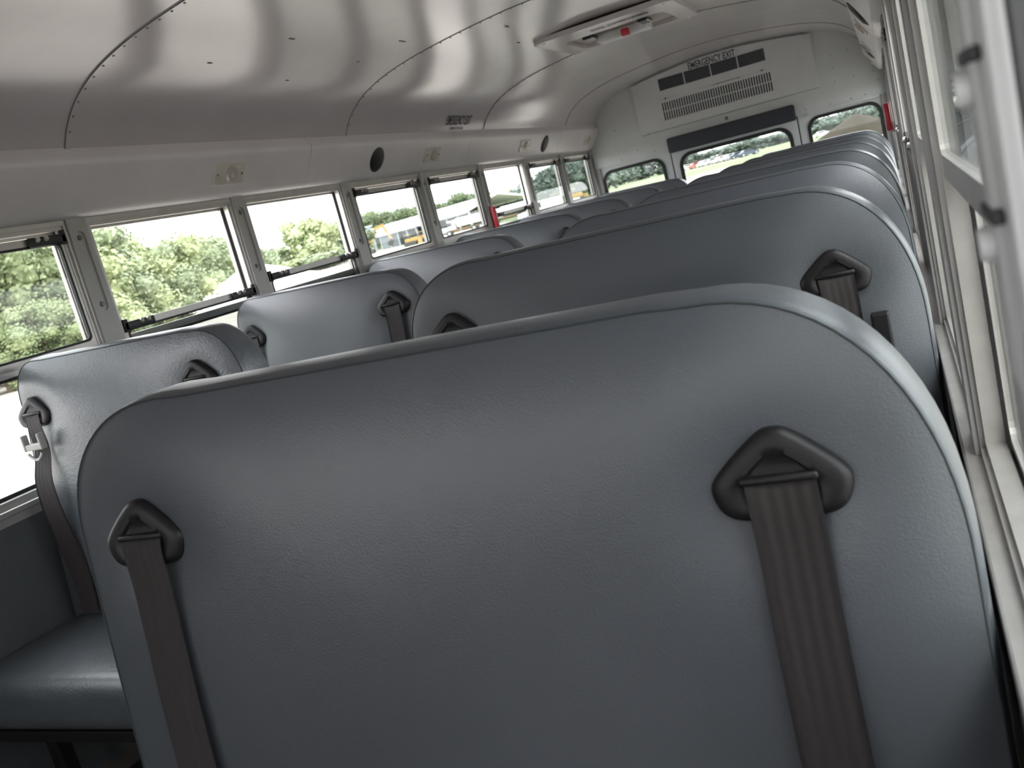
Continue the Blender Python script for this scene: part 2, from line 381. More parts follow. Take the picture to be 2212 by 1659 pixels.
# upright catch strip with two knobs on the frame of the window beside the camera
W13 = bpy.data.objects['window_13']
g = G().box(XW - .010, XW + .006, .335, .392, SILL, TOP - .01, .004).box(XW - .013, XW - .009, .352, .376, 1.10, 1.40, .0015)
ct = g.out('catch_strip', M['white'], W13, True)
for z in (1.214, 1.160):
    G().box(XW - .0145, XW - .010, .345, .383, z, z + .005, .001).out('catch_slot', M['rubber'], ct)
    G().cyl((XW - .010, .364, z - .008), (XW - .018, .364, z - .008), .0075, .006, 14).out('catch_knob', M['white'], ct, True)
# ------------------------------------------------------------------ rear wall, emergency door, rear windows
wall_b = tag(empty('wall_rear', (0, YR, 1.0)), kind='structure')
outline = [(-XW - .05, 0), (-XW - .05, 1.7)] + [(x * 1.0, z) for x, z in prof_off(.01)] + [(XW + .05, 1.7), (XW + .05, 0)]
DW = 0.497
g = G()
# lower part: left and right of the door, with window holes
for s in (-1, 1):
    xa, xb = (DW + .004, XW + .05)
    out = rect(*sorted((s * xa, s * xb)), 0, 1.335, 8)
    g.plate(out, [rrect(*sorted((s * .565, s * 1.090)), .80, 1.300, .085)], XZ, YR, YR + .045)
g.out('rear_lower_panel', M['rear'], wall_b, False)
up = [(-XW - .05, 1.335), (-XW - .05, 1.7)] + prof_off(.01) + [(XW + .05, 1.7), (XW + .05, 1.335)]
G().plate(up, [], XZ, YR - .018, YR + .045).out('rear_upper_panel', M['rear'], wall_b, False)
# corner posts
for s in (-1, 1):
    G().box(*sorted((s * 1.098, s * 1.142)), YR - .022, YR, 0, 1.335, .004).out('corner_post', M['pillar'], wall_b)
# projecting head box above the door
k0 = [(x, z - .012) for x, z in PROF if -.69 < x < .70]
G().plate([(-.69, 1.502)] + [(-.69, 1.885)] + k0 + [(.70, 1.885), (.70, 1.508)], [], XZ, YR - .050, YR - .018).out('door_head_panel', M['rear'], wall_b, False)
G().box(.60, .69, YR - .054, YR - .050, 1.512, 1.865).out('side_cover_strip', M['rear'], wall_b)
G().plate([(.80, 1.50), (.80, 1.715), (1.05, 1.70), (1.09, 1.50)], [], XZ, YR - .021, YR - .018).out('access_cover', M['rear'], wall_b)
g = G()
for x, z in ((.81, 1.51), (.81, 1.61), (.81, 1.70), (.93, 1.705), (1.04, 1.69), (1.06, 1.60), (1.08, 1.51), (.94, 1.51), (.57, 1.37), (.75, 1.36), (.9, 1.36), (1.0, 1.36), (-.9, 1.36), (-.62, 1.36), (-.75, 1.40), (-.63, 1.505), (-.9, 1.6), (1.1, 1.44), (.66, 1.515)):
    yy = YR - .052 if abs(x) < .7 and z > 1.5 else YR - .021
    g.cyl((x, yy + .002, z), (x, yy - .002, z), .005, .004, 8)
tag(g.out('screw_head', M['rivet'], wall_b), kind='stuff')
# fixed thin gap lines
G().box(-.69, .70, YR - .0185, YR - .0175, 1.497, 1.5005).out('panel_joint', M['seam'], wall_b)
LX = lambda yy: (lambda a, b: (a, yy, b))
lettering('lettering', 'EMERGENCY EXIT', -.215, .150, 1.891, 1.944, LX(YR - .0512), M['ink'], wall_b)
lettering('lettering', 'US PRODUCTION ALEN', -.06, .15, 1.718, 1.736, LX(YR - .0512), M['ink_pale'], wall_b)
q = tag(G().cyl((-.012, YR - .018, 1.462), (-.012, YR - .030, 1.462), .014, .012, 16).cyl((-.012, YR - .030, 1.462), (-.012, YR - .034, 1.462), .006, .006, 10).out('lock_barrel', M['rivet'], wall_b, True))

def rubber_ring(x0, x1, z0, z1, r, y, wd=.020):
    g = G(); n = 40
    o = rrect(x0 - .004, x1 + .004, z0 - .004, z1 + .004, r + .004); i = rrect(x0 + wd, x1 - wd, z0 + wd, z1 - wd, r - wd * .6)
    g.plate(o, [i], XZ, y - .008, y + .004)
    return g
for s, nm in ((-1, 'window_%d' % (wcount[0] + 1)), (1, 'window_%d' % (wcount[0] + 2))):
    W = tag(empty(nm, (s * .83, YR, 1.05)), kind='structure')
    x0, x1 = sorted((s * .565, s * 1.090))
    rubber_ring(x0, x1, .80, 1.300, .085, YR - .002).out('rubber_gasket', M['rubber'], W)
    G().plate(rrect(x0 + .01, x1 - .01, .81, 1.29, .08), [], XZ, YR + .006, YR + .010).out('pane', M['glass_light'], W)
# recess lip over the right rear window
G().box(.58, 1.09, YR - .03, YR - .004, 1.322, 1.335).out('window_hood', M['rear'], wall_b)
D = tag(empty('door_1', (0, YR, 0)), kind='structure')
G().plate(rect(-DW + .004, DW - .004, 0.02, 1.33, 8), [rrect(-.440, .442, .74, 1.285, .10)], XZ, YR - .008, YR + .035).out('door_leaf', M['rear'], D)
rubber_ring(-.440, .442, .74, 1.285, .10, YR - .010, .024).out('rubber_gasket', M['rubber'], D)
G().plate(rrect(-.43, .43, .75, 1.275, .09), [], XZ, YR, YR + .004).out('pane', M['glass_light'], D)
g = G()
for s in (-1, 1): g.box(*sorted((s * (DW - .003), s * (DW + .006))), YR - .004, YR + .01, 0, 1.335)
g.out('door_seal', M['rubber'], D)
G().box(-.30, .30, YR - .035, YR - .02, .62, .65, .005).out('door_handle', M['steel'], D)

pad = tag(empty('head_pad', (0, YR - .05, 1.37)), 'long dark padded bar above the rear emergency door window', 'padding')
g = G().plate([(-.4965, 1.428), (.4965, 1.428), (.4965, 1.309), (-.4965, 1.309)], [], XZ, YR - .075, YR - .018)
bm = bmesh.new(); bmesh.ops.create_cube(bm, size=1)
for q in bm.verts: q.co = Vector((q.co.x * .993, YR - .047 + q.co.y * .056, 1.3685 + q.co.z * .119))
bmesh.ops.bevel(bm, geom=bm.edges[:], offset=.008, segments=3, affect='EDGES')
G().bm(bm).out('pad_cushion', M['navy'], pad, True)
G().box(-.47, .47, YR - .02, YR - .017, 1.425, 1.434).out('mounting_strip', M['steel'], pad)

# dark covers of the warning lamps
for k in range(4):
    xa = -.467 + k * .2090; xb = xa + .199
    t = tag(empty('lamp_cover', ((xa + xb) / 2, YR - .052, 1.842)), 'dark smoked rear lamp cover, %s' %
            ('leftmost of the row of four', 'second from the left in the row of four', 'second from the right in the row of four', 'rightmost of the row of four')[k], 'lamp cover', 'warning lamp covers over the rear door')
    G().box(xa, xb, YR - .0535, YR - .050, 1.7975, 1.8866, .0015).out('lens', M['smoked'], t)
# grille
gr = tag(empty('vent_grille', (-.05, YR - .05, 1.636)), 'long white slotted vent grille above the rear door pad', 'vent')
x0, x1, z0, z1 = -.478, .378, 1.5666, 1.705
G().plate(rect(x0 - .018, x1 + .018, z0 - .018, z1 + .020), [rect(x0, x1, z0, z1)], XZ, YR - .058, YR - .050).out('grille_frame', M['rear'], gr)
G().box(x0, x1, YR - .0515, YR - .0502, z0, z1).out('grille_backing', mat('grille_dark', (.035, .035, .035), .8), gr)
g = G(); N = 44
for k in range(N + 1):
    x = x0 + (x1 - x0) * k / N; g.box(x - .0042, x + .0042, YR - .0575, YR - .0515, z0, z1)
tag(g.out('slat', M['rear'], gr), kind='stuff')
G().box(x0, x1, YR - .058, YR - .0515, (z0 + z1) / 2 - .003, (z0 + z1) / 2 + .003).out('cross_bar', M['rear'], gr)
for x in (x0 + .04, x1 - .06): G().box(x - .008, x + .008, YR - .056, YR - .0495, z1 + .022, z1 + .034, .002).out('clip', M['rivet'], gr)

# front end of the bus (behind the camera): unseen bulkhead, windscreen openings made small to dim the front bench
wf = tag(empty('wall_front', (0, Y0, 1)), kind='structure')
of = [(-XW - .05, 0), (-XW - .05, 1.7)] + prof_off(.01) + [(XW + .05, 1.7), (XW + .05, 0)]
G().plate(of, [rrect(-1.0, -.06, 1.08, 1.40, .06), rrect(.06, 1.0, 1.08, 1.40, .06)], XZ, Y0 - .04, Y0).out('bulkhead', M['header'], wf)
W = tag(empty('window_%d' % (wcount[0] + 3), (0, Y0 - .02, 1.15)), kind='structure')
for s in (-1, 1): G().box(*sorted((s * .05, s * 1.01)), Y0 - .022, Y0 - .018, 1.07, 1.41).out('pane', M['glass_light'], W)

# ------------------------------------------------------------------ things on the header panels
def hface(s, y, u, d):
    """point on the sloping header face: u along the slope from its upper edge (m), d out of the face"""
    a = Vector((1.037, 1.635)); b = Vector((1.106, 1.522)); t = (b - a).normalized(); nrm = Vector((-t.y, t.x))
    if nrm.x > 0: nrm = -nrm
    p = a + t * u + nrm * d
    return (s * p.x, y, p.y)
def dome_light(s, yc, label):
    t = tag(empty('dome_light', hface(s, yc, .066, 0)), label, 'light', 'interior dome lights on the panels above the windows')
    hy, hu = .088, .040
    def ring(sc_, d): return [hface(s, yc + a * hy * sc_, .066 + b * hu * sc_, d) for a, b in rrect(-1, 1, -1, 1, .12, 3)]
    v = []; L = [ring(1, 0), ring(1, .003), ring(.93, .007), ring(.88, .0065)]
    n = len(L[0]); 
    for q in L: v += q
    f = [(i * n + k, i * n + (k + 1) % n, (i + 1) * n + (k + 1) % n, (i + 1) * n + k) for i in range(3) for k in range(n)] + [tuple(range(3 * n, 4 * n))]
    G().add(v, f).out('lamp_base', M['pale_plastic'], t, True)
    def disc(r, d0, d1, cy=0.0, n=20):
        v = []
        for d, rr in ((d0, r), (d1, r * .9), (d1 + .001, r * .4)):
            v += [hface(s, yc + cy + math.cos(2 * math.pi * k / n) * rr, .066 + math.sin(2 * math.pi * k / n) * rr, d) for k in range(n)]
        return v, [(i * n + k, i * n + (k + 1) % n, (i + 1) * n + (k + 1) % n, (i + 1) * n + k) for i in range(2) for k in range(n)] + [tuple(range(2 * n, 3 * n))]
    G().add(*disc(.030, .006, .016, .008)).out('lens', M['pale_plastic2'], t, True)
    G().add(*disc(.010, .016, .019, .008)).out('lens_boss', M['pale_plastic'], t, True)
    for cy in (-.068, .068): G().add(*disc(.005, .006, .009, cy, 8)).out('screw', M['rivet'], t, True)
    return t
LPOS = [2.80, 4.477, 5.868, 7.315]
names_l = ['nearest dome light on the left header panel, above the second window', 'second dome light on the left header, just beyond the near round speaker',
           'third dome light on the left header, just before the far round speaker', 'last dome light on the left header, in the rear corner']
names_r = ['nearest dome light on the right header panel, mostly cut by the top of the photo', 'second dome light on the right header panel, seen edge-on',
           'third dome light on the right header panel, seen edge-on', 'last dome light on the right header panel, in the rear corner']
for y, l in zip(LPOS, names_l): dome_light(-1, y, l)
for y, l in zip(LPOS, names_r): dome_light(1, y, l)
def speaker(s, yc, label):
    t = tag(empty('speaker', hface(s, yc, .066, 0)), label, 'speaker', 'round black speakers on the header panels')
    def disc(r0, r1, d0, d1, n=28):
        v = [hface(s, yc + math.cos(2 * math.pi * k / n) * rr, .066 + math.sin(2 * math.pi * k / n) * rr * .98, d) for d, rr in ((0, r0), (d0, r0), (d1, r1)) for k in range(n)]
        return v, [(i * n + k, i * n + (k + 1) % n, (i + 1) * n + (k + 1) % n, (i + 1) * n + k) for i in range(2) for k in range(n)] + [tuple(range(2 * n, 3 * n))]
    G().add(*disc(.061, .057, .003, .006)).out('speaker_rim', M['plastic'], t, True)
    G().add(*disc(.052, .040, .007, .011)).out('speaker_grille', M['rubber'], t, True)
speaker(-1, 3.89, 'near round black speaker on the left header panel'); speaker(-1, 6.27, 'far round black speaker on the left header panel')
speaker(1, 3.89, 'near dark speaker on the right header panel'); speaker(1, 6.27, 'far dark speaker on the right header panel')

# lettering over the left emergency window
k_at = lambda x: min(range(len(PROF)), key=lambda i: abs(PROF[i][0] - x))
def onroof(xt):
    def fn(a, b):
        # b = arc position measured as x across the curved roof edge
        pr = prof_off(-0.0008); i = 0
        while i < len(pr) - 2 and pr[i + 1][0] < b: i += 1
        t = (b - pr[i][0]) / (pr[i + 1][0] - pr[i][0])
        return (b, a, pr[i][1] + (pr[i + 1][1] - pr[i][1]) * t)
    return fn
lettering('lettering', 'EMERGENCY EXIT', 4.66, 4.98, -1.037, -1.003, onroof(0), M['ink'], ceiling)
lettering('lettering', 'US PRODUCTION ALEN', 4.72, 4.90, -1.050, -1.042, onroof(0), M['ink'], ceiling)

# red emergency window release handles
def release_handle(s, y, label):
    X = lambda a, b: sorted((s * a, s * b))
    t = tag(empty('release_handle', (s * XW, y, 1.17)), label, 'handle', 'red emergency window handles')
    G().box(*X(XW - .004, XW - .030), y + .006, y + .030, 1.098, 1.250, .003).out('handle_bracket', M['alu'], t)
    G().box(*X(XW - .012, XW - .040), y - .022, y + .010, 1.105, 1.245, .009).out('handle_grip', M['red'], t, True)
    G().box(*X(XW - .004, XW - .018), y - .006, y + .016, .95, 1.100, .002).out('handle_rod', M['alu_bright'], t)
release_handle(-1, 5.20, 'red window release handle on the left pillar'); release_handle(1, 5.20, 'red window release handle on the right wall')

# roof hatch
hx0, hx1, hy0, hy1, hz = -.30, .22, 4.50, 5.12, 1.952
h = tag(empty('roof_hatch', (-.04, 4.8, hz)), 'square roof emergency hatch with red knob and dusty recess in the ceiling', 'hatch')
XY = lambda a, b, c: (a, b, c)
G().plate(rrect(hx0 - .09, hx1 + .09, hy0 - .05, hy1 + .05, .05, 5), [rrect(hx0, hx1, hy0 + .18, hy1 - .03, .05, 5)], XY, hz - .022, hz + .002).out('hatch_rim', M['ceil'], h)
G().box(hx0 - .02, hx1 + .02, hy0 + .16, hy1, hz - .004, hz + .0).out('hatch_lid', M['dusty_pink'], h)
G().box(hx0 + .12, hx1 - .12, hy0 + .35, hy0 + .47, hz - .045, hz - .004, .01).out('hatch_handle', M['rear'], h, True)
G().box(-.035, .005, hy0 + .315, hy0 + .36, hz - .055, hz - .02, .006).out('release_knob', M['red'], h, True)
for x in (hx0 + .09, hx1 - .14): G().box(x, x + .05, hy0 + .22, hy0 + .34, hz - .03, hz - .008, .004).out('hinge_gap', M['smoked'], h)
for x, y in ((hx0 - .04, hy0 + .0), (hx1 + .04, hy0), (hx0 - .04, hy1 + .02), (hx1 + .04, hy1 + .02)): G().cyl((x, y, hz - .022), (x, y, hz - .026), .008, .006, 10).out('screw', M['steel'], h)
lettering('lettering', 'EMERGENCY EXIT', .168, -.123, hy0 + .04, hy0 + .10, lambda a, b: (a, b, hz - .0228), M['ink'], h)

# ------------------------------------------------------------------ bench seats
def outline_back(wd, zt, zb, rl, rr, slope):
    """closed outline (x,z), top corners are superelliptic; rl, rr = (rx, rz)"""
    pts = []; e = 2 / 2.25; n = 18
    def top(x): return zt - slope * x / wd
    for i in range(n + 1):      # right-top corner, from side up to the top
        t = math.pi / 2 * i / n; pts.append((wd - rr[0] + rr[0] * math.cos(t) ** e, top(wd) - rr[1] + rr[1] * math.sin(t) ** e))
    xs = [wd - rr[0] - (wd - rr[0] - rl[0]) * k / 16 for k in range(1, 16)]
    pts += [(x, top(x)) for x in xs]
    for i in range(n + 1):
        t = math.pi / 2 * (1 - i / n); pts.append((rl[0] - rl[0] * math.cos(t) ** e, top(0) - rl[1] + rl[1] * math.sin(t) ** e))
    zs = top(0) - rl[1]
    pts += [(0, zs - (zs - zb - .04) * k / 12) for k in range(1, 12)]
    for i in range(7):
        t = math.pi / 2 * i / 6; pts.append((.04 - .04 * math.cos(t), zb + .04 - .04 * math.sin(t)))
    pts += [(.04 + (wd - .08) * k / 14, zb) for k in range(1, 14)]
    for i in range(7):
        t = math.pi / 2 * i / 6; pts.append((wd - .04 + .04 * math.sin(t), zb + .04 - .04 * math.cos(t)))
    zs = top(wd) - rr[1]
    pts += [(wd, zb + .04 + (zs - zb - .04) * k / 12) for k in range(1, 12)]
    return pts
RECL = 0.10
def lean(z, zt): return (z - zt) * RECL
def make_backrest(wd, zt, rl, rr, slope, bez, parent, m, thick=.088):
    zb = .36; O = outline_back(wd, zt, zb, rl, rr, slope); n = len(O); cx, cz = wd / 2, (zt + zb) / 2 + .05
    def front(x, z, s):
        y = -.014 * (1 - s ** 7) - .016 * (1 - min(1, s) ** 2)
        for bx, bz in bez:
            d2 = ((x - bx) / .075) ** 2 + ((z - bz + .01) / .065) ** 2
            y += .013 * math.exp(-d2)
            y += .004 * math.exp(-(((x - bx) / .035) ** 2 + ((z - bz + .10) / .09) ** 2))
        return y
    v = [(cx, front(cx, cz, 0) + lean(cz, zt), cz)]; f = []
    rings = [.06, .13, .2, .27, .34, .41, .48, .54, .6, .66, .71, .76, .805, .845, .88, .91, .935, .955, .972, .985, .994, 1.0]
    for s in rings:
        for x, z in O:
            X_, Z_ = cx + (x - cx) * s, cz + (z - cz) * s
            v.append((X_, front(X_, Z_, s) + lean(Z_, zt), Z_))
    # side band: seam groove, bulge, back edge
    for y, o in ((.004, -.0025), (.009, .001), (.02, .004), (.045, .005), (.07, .004), (thick - .006, .001), (thick, -.004), (thick + .003, -.012)):
        for x, z in O:
            dx, dz = x - cx, z - cz; L = math.hypot(dx, dz); k = 1 + o / L
            thf = 1 + .55 * max(0, min(1, (zt - z) / .6))
            v.append((cx + dx * k, y * thf + lean(z, zt), cz + dz * k))
    v.append((cx, thick * 1.3 + lean(cz, zt), cz))
    R_ = len(rings) + 8
    f += [(0, 1 + k, 1 + (k + 1) % n) for k in range(n)]
    for i in range(R_ - 1):
        f += [(1 + i * n + k, 1 + (i + 1) * n + k, 1 + (i + 1) * n + (k + 1) % n, 1 + i * n + (k + 1) % n) for k in range(n)]
    last = 1 + (R_ - 1) * n
    f += [(len(v) - 1, last + (k + 1) % n, last + k) for k in range(n)]
    o = G().add(v, f); ob = mesh('backrest', o.v, o.f, m, parent, True, (0, 0, 0))
    bm = bmesh.new(); bm.from_mesh(ob.data); bmesh.ops.recalc_face_normals(bm, faces=bm.faces[:]); bm.to_mesh(ob.data); bm.free()
    ob.data.polygons.foreach_set('use_smooth', [True] * len(ob.data.polygons))
    # stitching just inside the front edge
    g = G(); S = []
    for x, z in O:
        X_, Z_ = cx + (x - cx) * .9955, cz + (z - cz) * .9955
        S.append((X_, front(X_, Z_, .9955) + lean(Z_, zt) - .0004, Z_))
    g.tube(S, .0011, 5, True)
    mesh('seam_stitching', g.v, g.f, M['thread'], parent, True, (0, 0, 0))
    return front
def chaikin(p, it=3):
    for _ in range(it):
        q = []
        for i in range(len(p)):
            a, b = p[i], p[(i + 1) % len(p)]
            q += [(a[0] * .75 + b[0] * .25, a[1] * .75 + b[1] * .25), (a[0] * .25 + b[0] * .75, a[1] * .25 + b[1] * .75)]
        p = q
    return p
BZ = [(a * .94, b * .96) for a, b in chaikin([(0, .047), (.016, .043), (.060, .006), (.066, -.010), (.054, -.036), (.02, -.040), (-.02, -.040), (-.054, -.036), (-.066, -.010), (-.060, .006), (-.016, .043)], 3)]
def bezel_mesh():
    n = len(BZ); v = []
    for sc_, y in ((1.0, .004), (1.0, -.005), (.96, -.009), (.86, -.0115), (.74, -.0125), (.60, -.0125), (.53, -.009)):
        v += [(a * sc_, y, b * sc_ + (.0 if sc_ > .75 else -.003)) for a, b in BZ]
    f = [(i * n + k, i * n + (k + 1) % n, (i + 1) * n + (k + 1) % n, (i + 1) * n + k) for i in range(6) for k in range(n)] + [tuple(range(6 * n, 7 * n))]
    g = G().add(v, f)
    # lip over the slot
    g.box(-.034, .034, -.0150, -.006, -.004, .004, .003)
    me = bpy.data.meshes.new('belt_guide'); me.from_pydata(g.v, [], g.f); 
    bm = bmesh.new(); bm.from_mesh(me); bmesh.ops.recalc_face_normals(bm, faces=bm.faces[:]); bm.to_mesh(me); bm.free()
    me.polygons.foreach_set('use_smooth', [True] * len(me.polygons)); me.set_sharp_from_angle(angle=R(50)); me.materials.append(M['plastic'])
    return me
BEZEL = bezel_mesh()
def strip(name, path, wid, parent, m, twist=None, thick=.0014):
    """path: points (x,y,z); strip of width wid, across dirs given by twist (angles about the path, 0 = x)"""
    P_ = [Vector(p) for p in path]
    # resample with catmull-rom
    Q = []; T = []
    tw = twist or [0] * len(P_)
    for i in range(len(P_) - 1):
        p0, p1, p2, p3 = P_[max(i - 1, 0)], P_[i], P_[i + 1], P_[min(i + 2, len(P_) - 1)]
        for k in range(6):
            t = k / 6; Q.append(0.5 * ((2 * p1) + (p2 - p0) * t + (2 * p0 - 5 * p1 + 4 * p2 - p3) * t * t + (3 * p1 - p0 - 3 * p2 + p3) * t ** 3)); T.append(tw[i] + (tw[i + 1] - tw[i]) * t)
    Q.append(P_[-1]); T.append(tw[-1])
    n = 9; v = []; uv = []
    L = 0
    for i, p in enumerate(Q):
        d = (Q[min(i + 1, len(Q) - 1)] - Q[max(i - 1, 0)]).normalized()
        ax = Vector((math.cos(T[i]), math.sin(T[i]), 0)); ax = (ax - d * ax.dot(d)).normalized(); nr = ax.cross(d).normalized()
        if i: L += (p - Q[i - 1]).length
        for side in (-1, 1):
            for k in range(n):
                u = k / (n - 1) - .5
                v.append(p + ax * (u * wid) + nr * (side * thick / 2 * (1 - (2 * u) ** 6) + .0022 * (1 - 4 * u * u)))
                uv.append((k / (n - 1), L / wid))
    f = []; m2 = 2 * n
    for i in range(len(Q) - 1):
        a = i * m2; b = (i + 1) * m2
        for k in range(n - 1):
            f += [(a + k, a + k + 1, b + k + 1, b + k), (a + n + k, b + n + k, b + n + k + 1, a + n + k + 1)]
        f += [(a, b, b + n, a + n), (a + n - 1, a + 2 * n - 1, b + 2 * n - 1, b + n - 1)]
    ob = mesh(name, v, f, m, parent, True, (0, 0, 0))
    lay = ob.data.uv_layers.new(name='UVMap')
    for lp in ob.data.loops: lay.data[lp.index].uv = uv[lp.vertex_index]
    return ob
def cushion(wd, parent, m):
    bm = bmesh.new(); bmesh.ops.create_cube(bm, size=1)
    for q in bm.verts: q.co = Vector((wd / 2 + q.co.x * wd, -.245 + q.co.y * .43, .375 + q.co.z * .13 + (0.012 * -q.co.y)))
    bmesh.ops.bevel(bm, geom=bm.edges[:], offset=.045, segments=6, profile=.55, affect='EDGES')
    bmesh.ops.subdivide_edges(bm, edges=[e for e in bm.edges if e.calc_length() > .2], cuts=6, use_grid_fill=True)
    for q in bm.verts:
        if q.co.z > .40: q.co.z += .010 * (1 - ((q.co.x - wd / 2) / (wd / 2)) ** 2) * (1 - min(1, abs((q.co.y + .245) / .22)) ** 2)
    g = G().bm(bm); ob = mesh('seat_cushion', g.v, g.f, m, parent, True, (0, 0, 0))
    return ob
def make_bench(wd, zt, rl, rr, slope, bez, belts, m):
    root = empty('bench_seat')
    fr = make_backrest(wd, zt, rl, rr, slope, bez, root, m)
    cushion(wd, root, m)
    g = G().box(.02, wd - .02, -.44, .02, .285, .315, .004); mesh('seat_frame', g.v, g.f, M['plastic'], root, False, (0, 0, 0))
    for x in (.14, wd - .14):
        g = G().box(x - .02, x + .02, -.36, -.32, 0, .29, .004).box(x - .02, x + .02, -.06, -.02, 0, .29, .004).box(x - .03, x + .03, -.40, .02, 0, .012, .002)
        mesh('leg', g.v, g.f, M['plastic'], root, False, (0, 0, 0))
    def surf(x, z): return fr(x, z, .7) + lean(z, zt)
    for (bx, bz), kind in zip(bez, belts):
        y0 = surf(bx, bz)
        b = bpy.data.objects.new('belt_guide', BEZEL); C.objects.link(b); b.parent = root; b.location = (bx, y0 - .003, bz); b.rotation_euler.x = -math.atan(RECL)
        if kind == 'hang':
            pts = [(bx, y0 - .008, bz + .001), (bx + .001, y0 - .0165, bz - .006), (bx + .002, y0 - .021, bz - .022), (bx + .003, y0 - .024, bz - .06)]
            for k in range(1, 7):
                z = bz - .06 - (bz - .06 - .46) * k / 6
                pts.append((bx + .002 + .0015 * k, min(y0 - .026, surf(bx, z) - .010), z))
            strip('belt', pts, .061, root, M['webbing'])
        elif kind == 'drape':      # pulled over to the middle of the seat
            pts = [(bx, y0 - .008, bz + .001), (bx, y0 - .017, bz - .006), (bx + .003, y0 - .022, bz - .03), (bx + .008, y0 - .028, bz - .10)]
            for k in range(1, 7):
                z = bz - .10 - (bz - .10 - .45) * k / 6
                pts.append((bx + .008 + .040 * (k / 6), min(y0 - .030, surf(bx, z) - .022 - .010 * math.sin(k)), z))
            strip('belt', pts, .052, root, M['webbing'], [0, 0, 0, .15, .3, .4, .5, .5, .3, .2])
    return root, surf
VY = M['vinyl']
# foreground / right-hand wide benches
SW = 1.005
bezS = [(.105, .965), (.862, .930)]
first, surfS = make_bench(SW, 1.098, (.17, .16), (.20, .26), .012, [(.120, .942), (.861, .928)], ['hang', 'hang'], VY)
first.location = (.110, .80, 0)
tag(first, 'blue grey vinyl bench seat filling the foreground, two brown belts hanging down its front', 'bench seat', 'wide bench seats along the right wall')
wide, surfW = make_bench(SW, 1.122, (.17, .16), (.20, .26), .012, [(.112, .985), (.868, .955)], ['hang', 'hang'], VY)
wl_ = ['second wide bench from the camera, directly behind the foreground seat', 'third wide bench from the camera on the right side',
       'fourth wide bench from the camera on the right side', 'fifth wide bench from the camera on the right side',
       'sixth wide bench from the camera on the right side', 'seventh wide bench from the camera on the right side', 'rearmost wide bench on the right, in front of the back wall']
for i in range(7):
    o = wide if i == 0 else copy_tree(wide)
    o.location = (.112, 1.72 + .94 * i, 0); tag(o, 'blue grey vinyl bench, ' + wl_[i], 'bench seat', 'wide bench seats along the right wall')
# left narrow benches
NW = .775
near, surfN = make_bench(NW, 1.135, (.085, .12), (.14, .18), .020, [(.063, .998), (.640, 1.003)], ['drape', 'hang'], M['vinyl_worn'])
near.location = (-1.132, 1.735, 0)
tag(near, 'scuffed blue grey bench against the left wall with a belt and pale plastic clip', 'bench seat', 'narrow bench seats along the left wall')
# belt adjuster clip on the near left bench
yy = surfN(.063, .9)
g = G().box(.042, .104, yy - .036, yy - .018, .906, .924, .004).box(.038, .046, yy - .038, yy - .018, .906, .950, .003).box(.099, .108, yy - .038, yy - .018, .906, .950, .003)
g.tube([(.046 + .054 * k / 10, yy - .034, .898 - .018 * math.sin(math.pi * k / 10)) for k in range(11)], .004, 8)
c = mesh('belt_clip', g.v, g.f, M['white_clip'], near, False, (0, 0, 0)); c['label'] = 'pale grey plastic clip'
narrow, _ = make_bench(NW, 1.128, (.085, .12), (.14, .18), .020, [(.068, .993), (.665, 1.0)], ['hang', 'hang'], VY)
nl_ = ['second left bench, brightly lit, both belts showing', 'third left bench from the camera, beside the wall', 'fourth left bench from the camera',
       'fifth left bench from the camera', 'sixth left bench from the camera', 'rearmost left bench, in front of the back wall']
for i in range(6):
    o = narrow if i == 0 else copy_tree(narrow)
    o.location = (-1.132, 2.675 + .94 * i, 0); tag(o, 'blue grey vinyl ' + nl_[i], 'bench seat', 'narrow bench seats along the left wall')
# latch plate on the second wide bench's belt
yy = surfW(.91, .86)
g = G().box(.915, .945, yy - .045, yy - .022, .80, .885, .004)
b = mesh('belt_tongue', g.v, g.f, M['plastic'], wide, False, (0, 0, 0))

# ------------------------------------------------------------------ outdoors
GZ = -0.97
M['grass'] = mat('grass', (0.095, 0.135, 0.05), 0.9, dirt=(0.13, 0.15, 0.07), var=.1, vscale=.08)
M['gravel'] = mat('pale_gravel', (0.42, 0.39, 0.35), 0.9, dirt=(0.33, 0.295, 0.25), var=.12, vscale=.5)
M['road'] = mat('dirt_road', (0.40, 0.36, 0.31), 0.9, var=.1, vscale=.3)
M['dirt'] = mat('spoil_heap', (0.046, 0.038, 0.028), 0.95, dirt=(0.026, 0.026, 0.017), var=.15, vscale=.35, spec=.1)
M['white_pile'] = mat('pale_stone', (0.62, 0.60, 0.57), 0.9, var=.08, vscale=.6)
M['leaf0'] = mat('leaves_mid', (0.19, 0.235, 0.135), 0.7, var=.35, vscale=.5)  # this and the light green are paled; glare is put into the colour
M['leaf1'] = mat('leaves_light', (0.25, 0.295, 0.15), 0.7, var=.3, vscale=.5)
M['leaf2'] = mat('leaves_dark', (0.095, 0.130, 0.10), 0.7, var=.3, vscale=.12)
M['leaf3'] = mat('leaves_far', (0.12, 0.16, 0.125), 0.8, var=.3, vscale=.10)  # greyed green, distance haze put into the colour
M['bark'] = mat('bark', (0.20, 0.15, 0.10), 0.9)
M['yellow'] = mat('machine_yellow', (0.46, 0.28, 0.09), 0.5, var=.15, vscale=2)
M['dark'] = mat('dark_metal', (0.05, 0.05, 0.05), 0.6)
M['roofm'] = mat('white_metal_roof', (0.78, 0.79, 0.80), 0.5)
M['greyb'] = mat('grey_blue_cladding', (0.38, 0.42, 0.46), 0.6)
M['rust'] = mat('rusty_frame', (0.35, 0.20, 0.11), 0.7)
M['silver'] = mat('silver_paint', (0.5, 0.52, 0.54), 0.35, metal=.4)
M['redcar'] = mat('faded_red_paint', (0.45, 0.10, 0.07), 0.4)
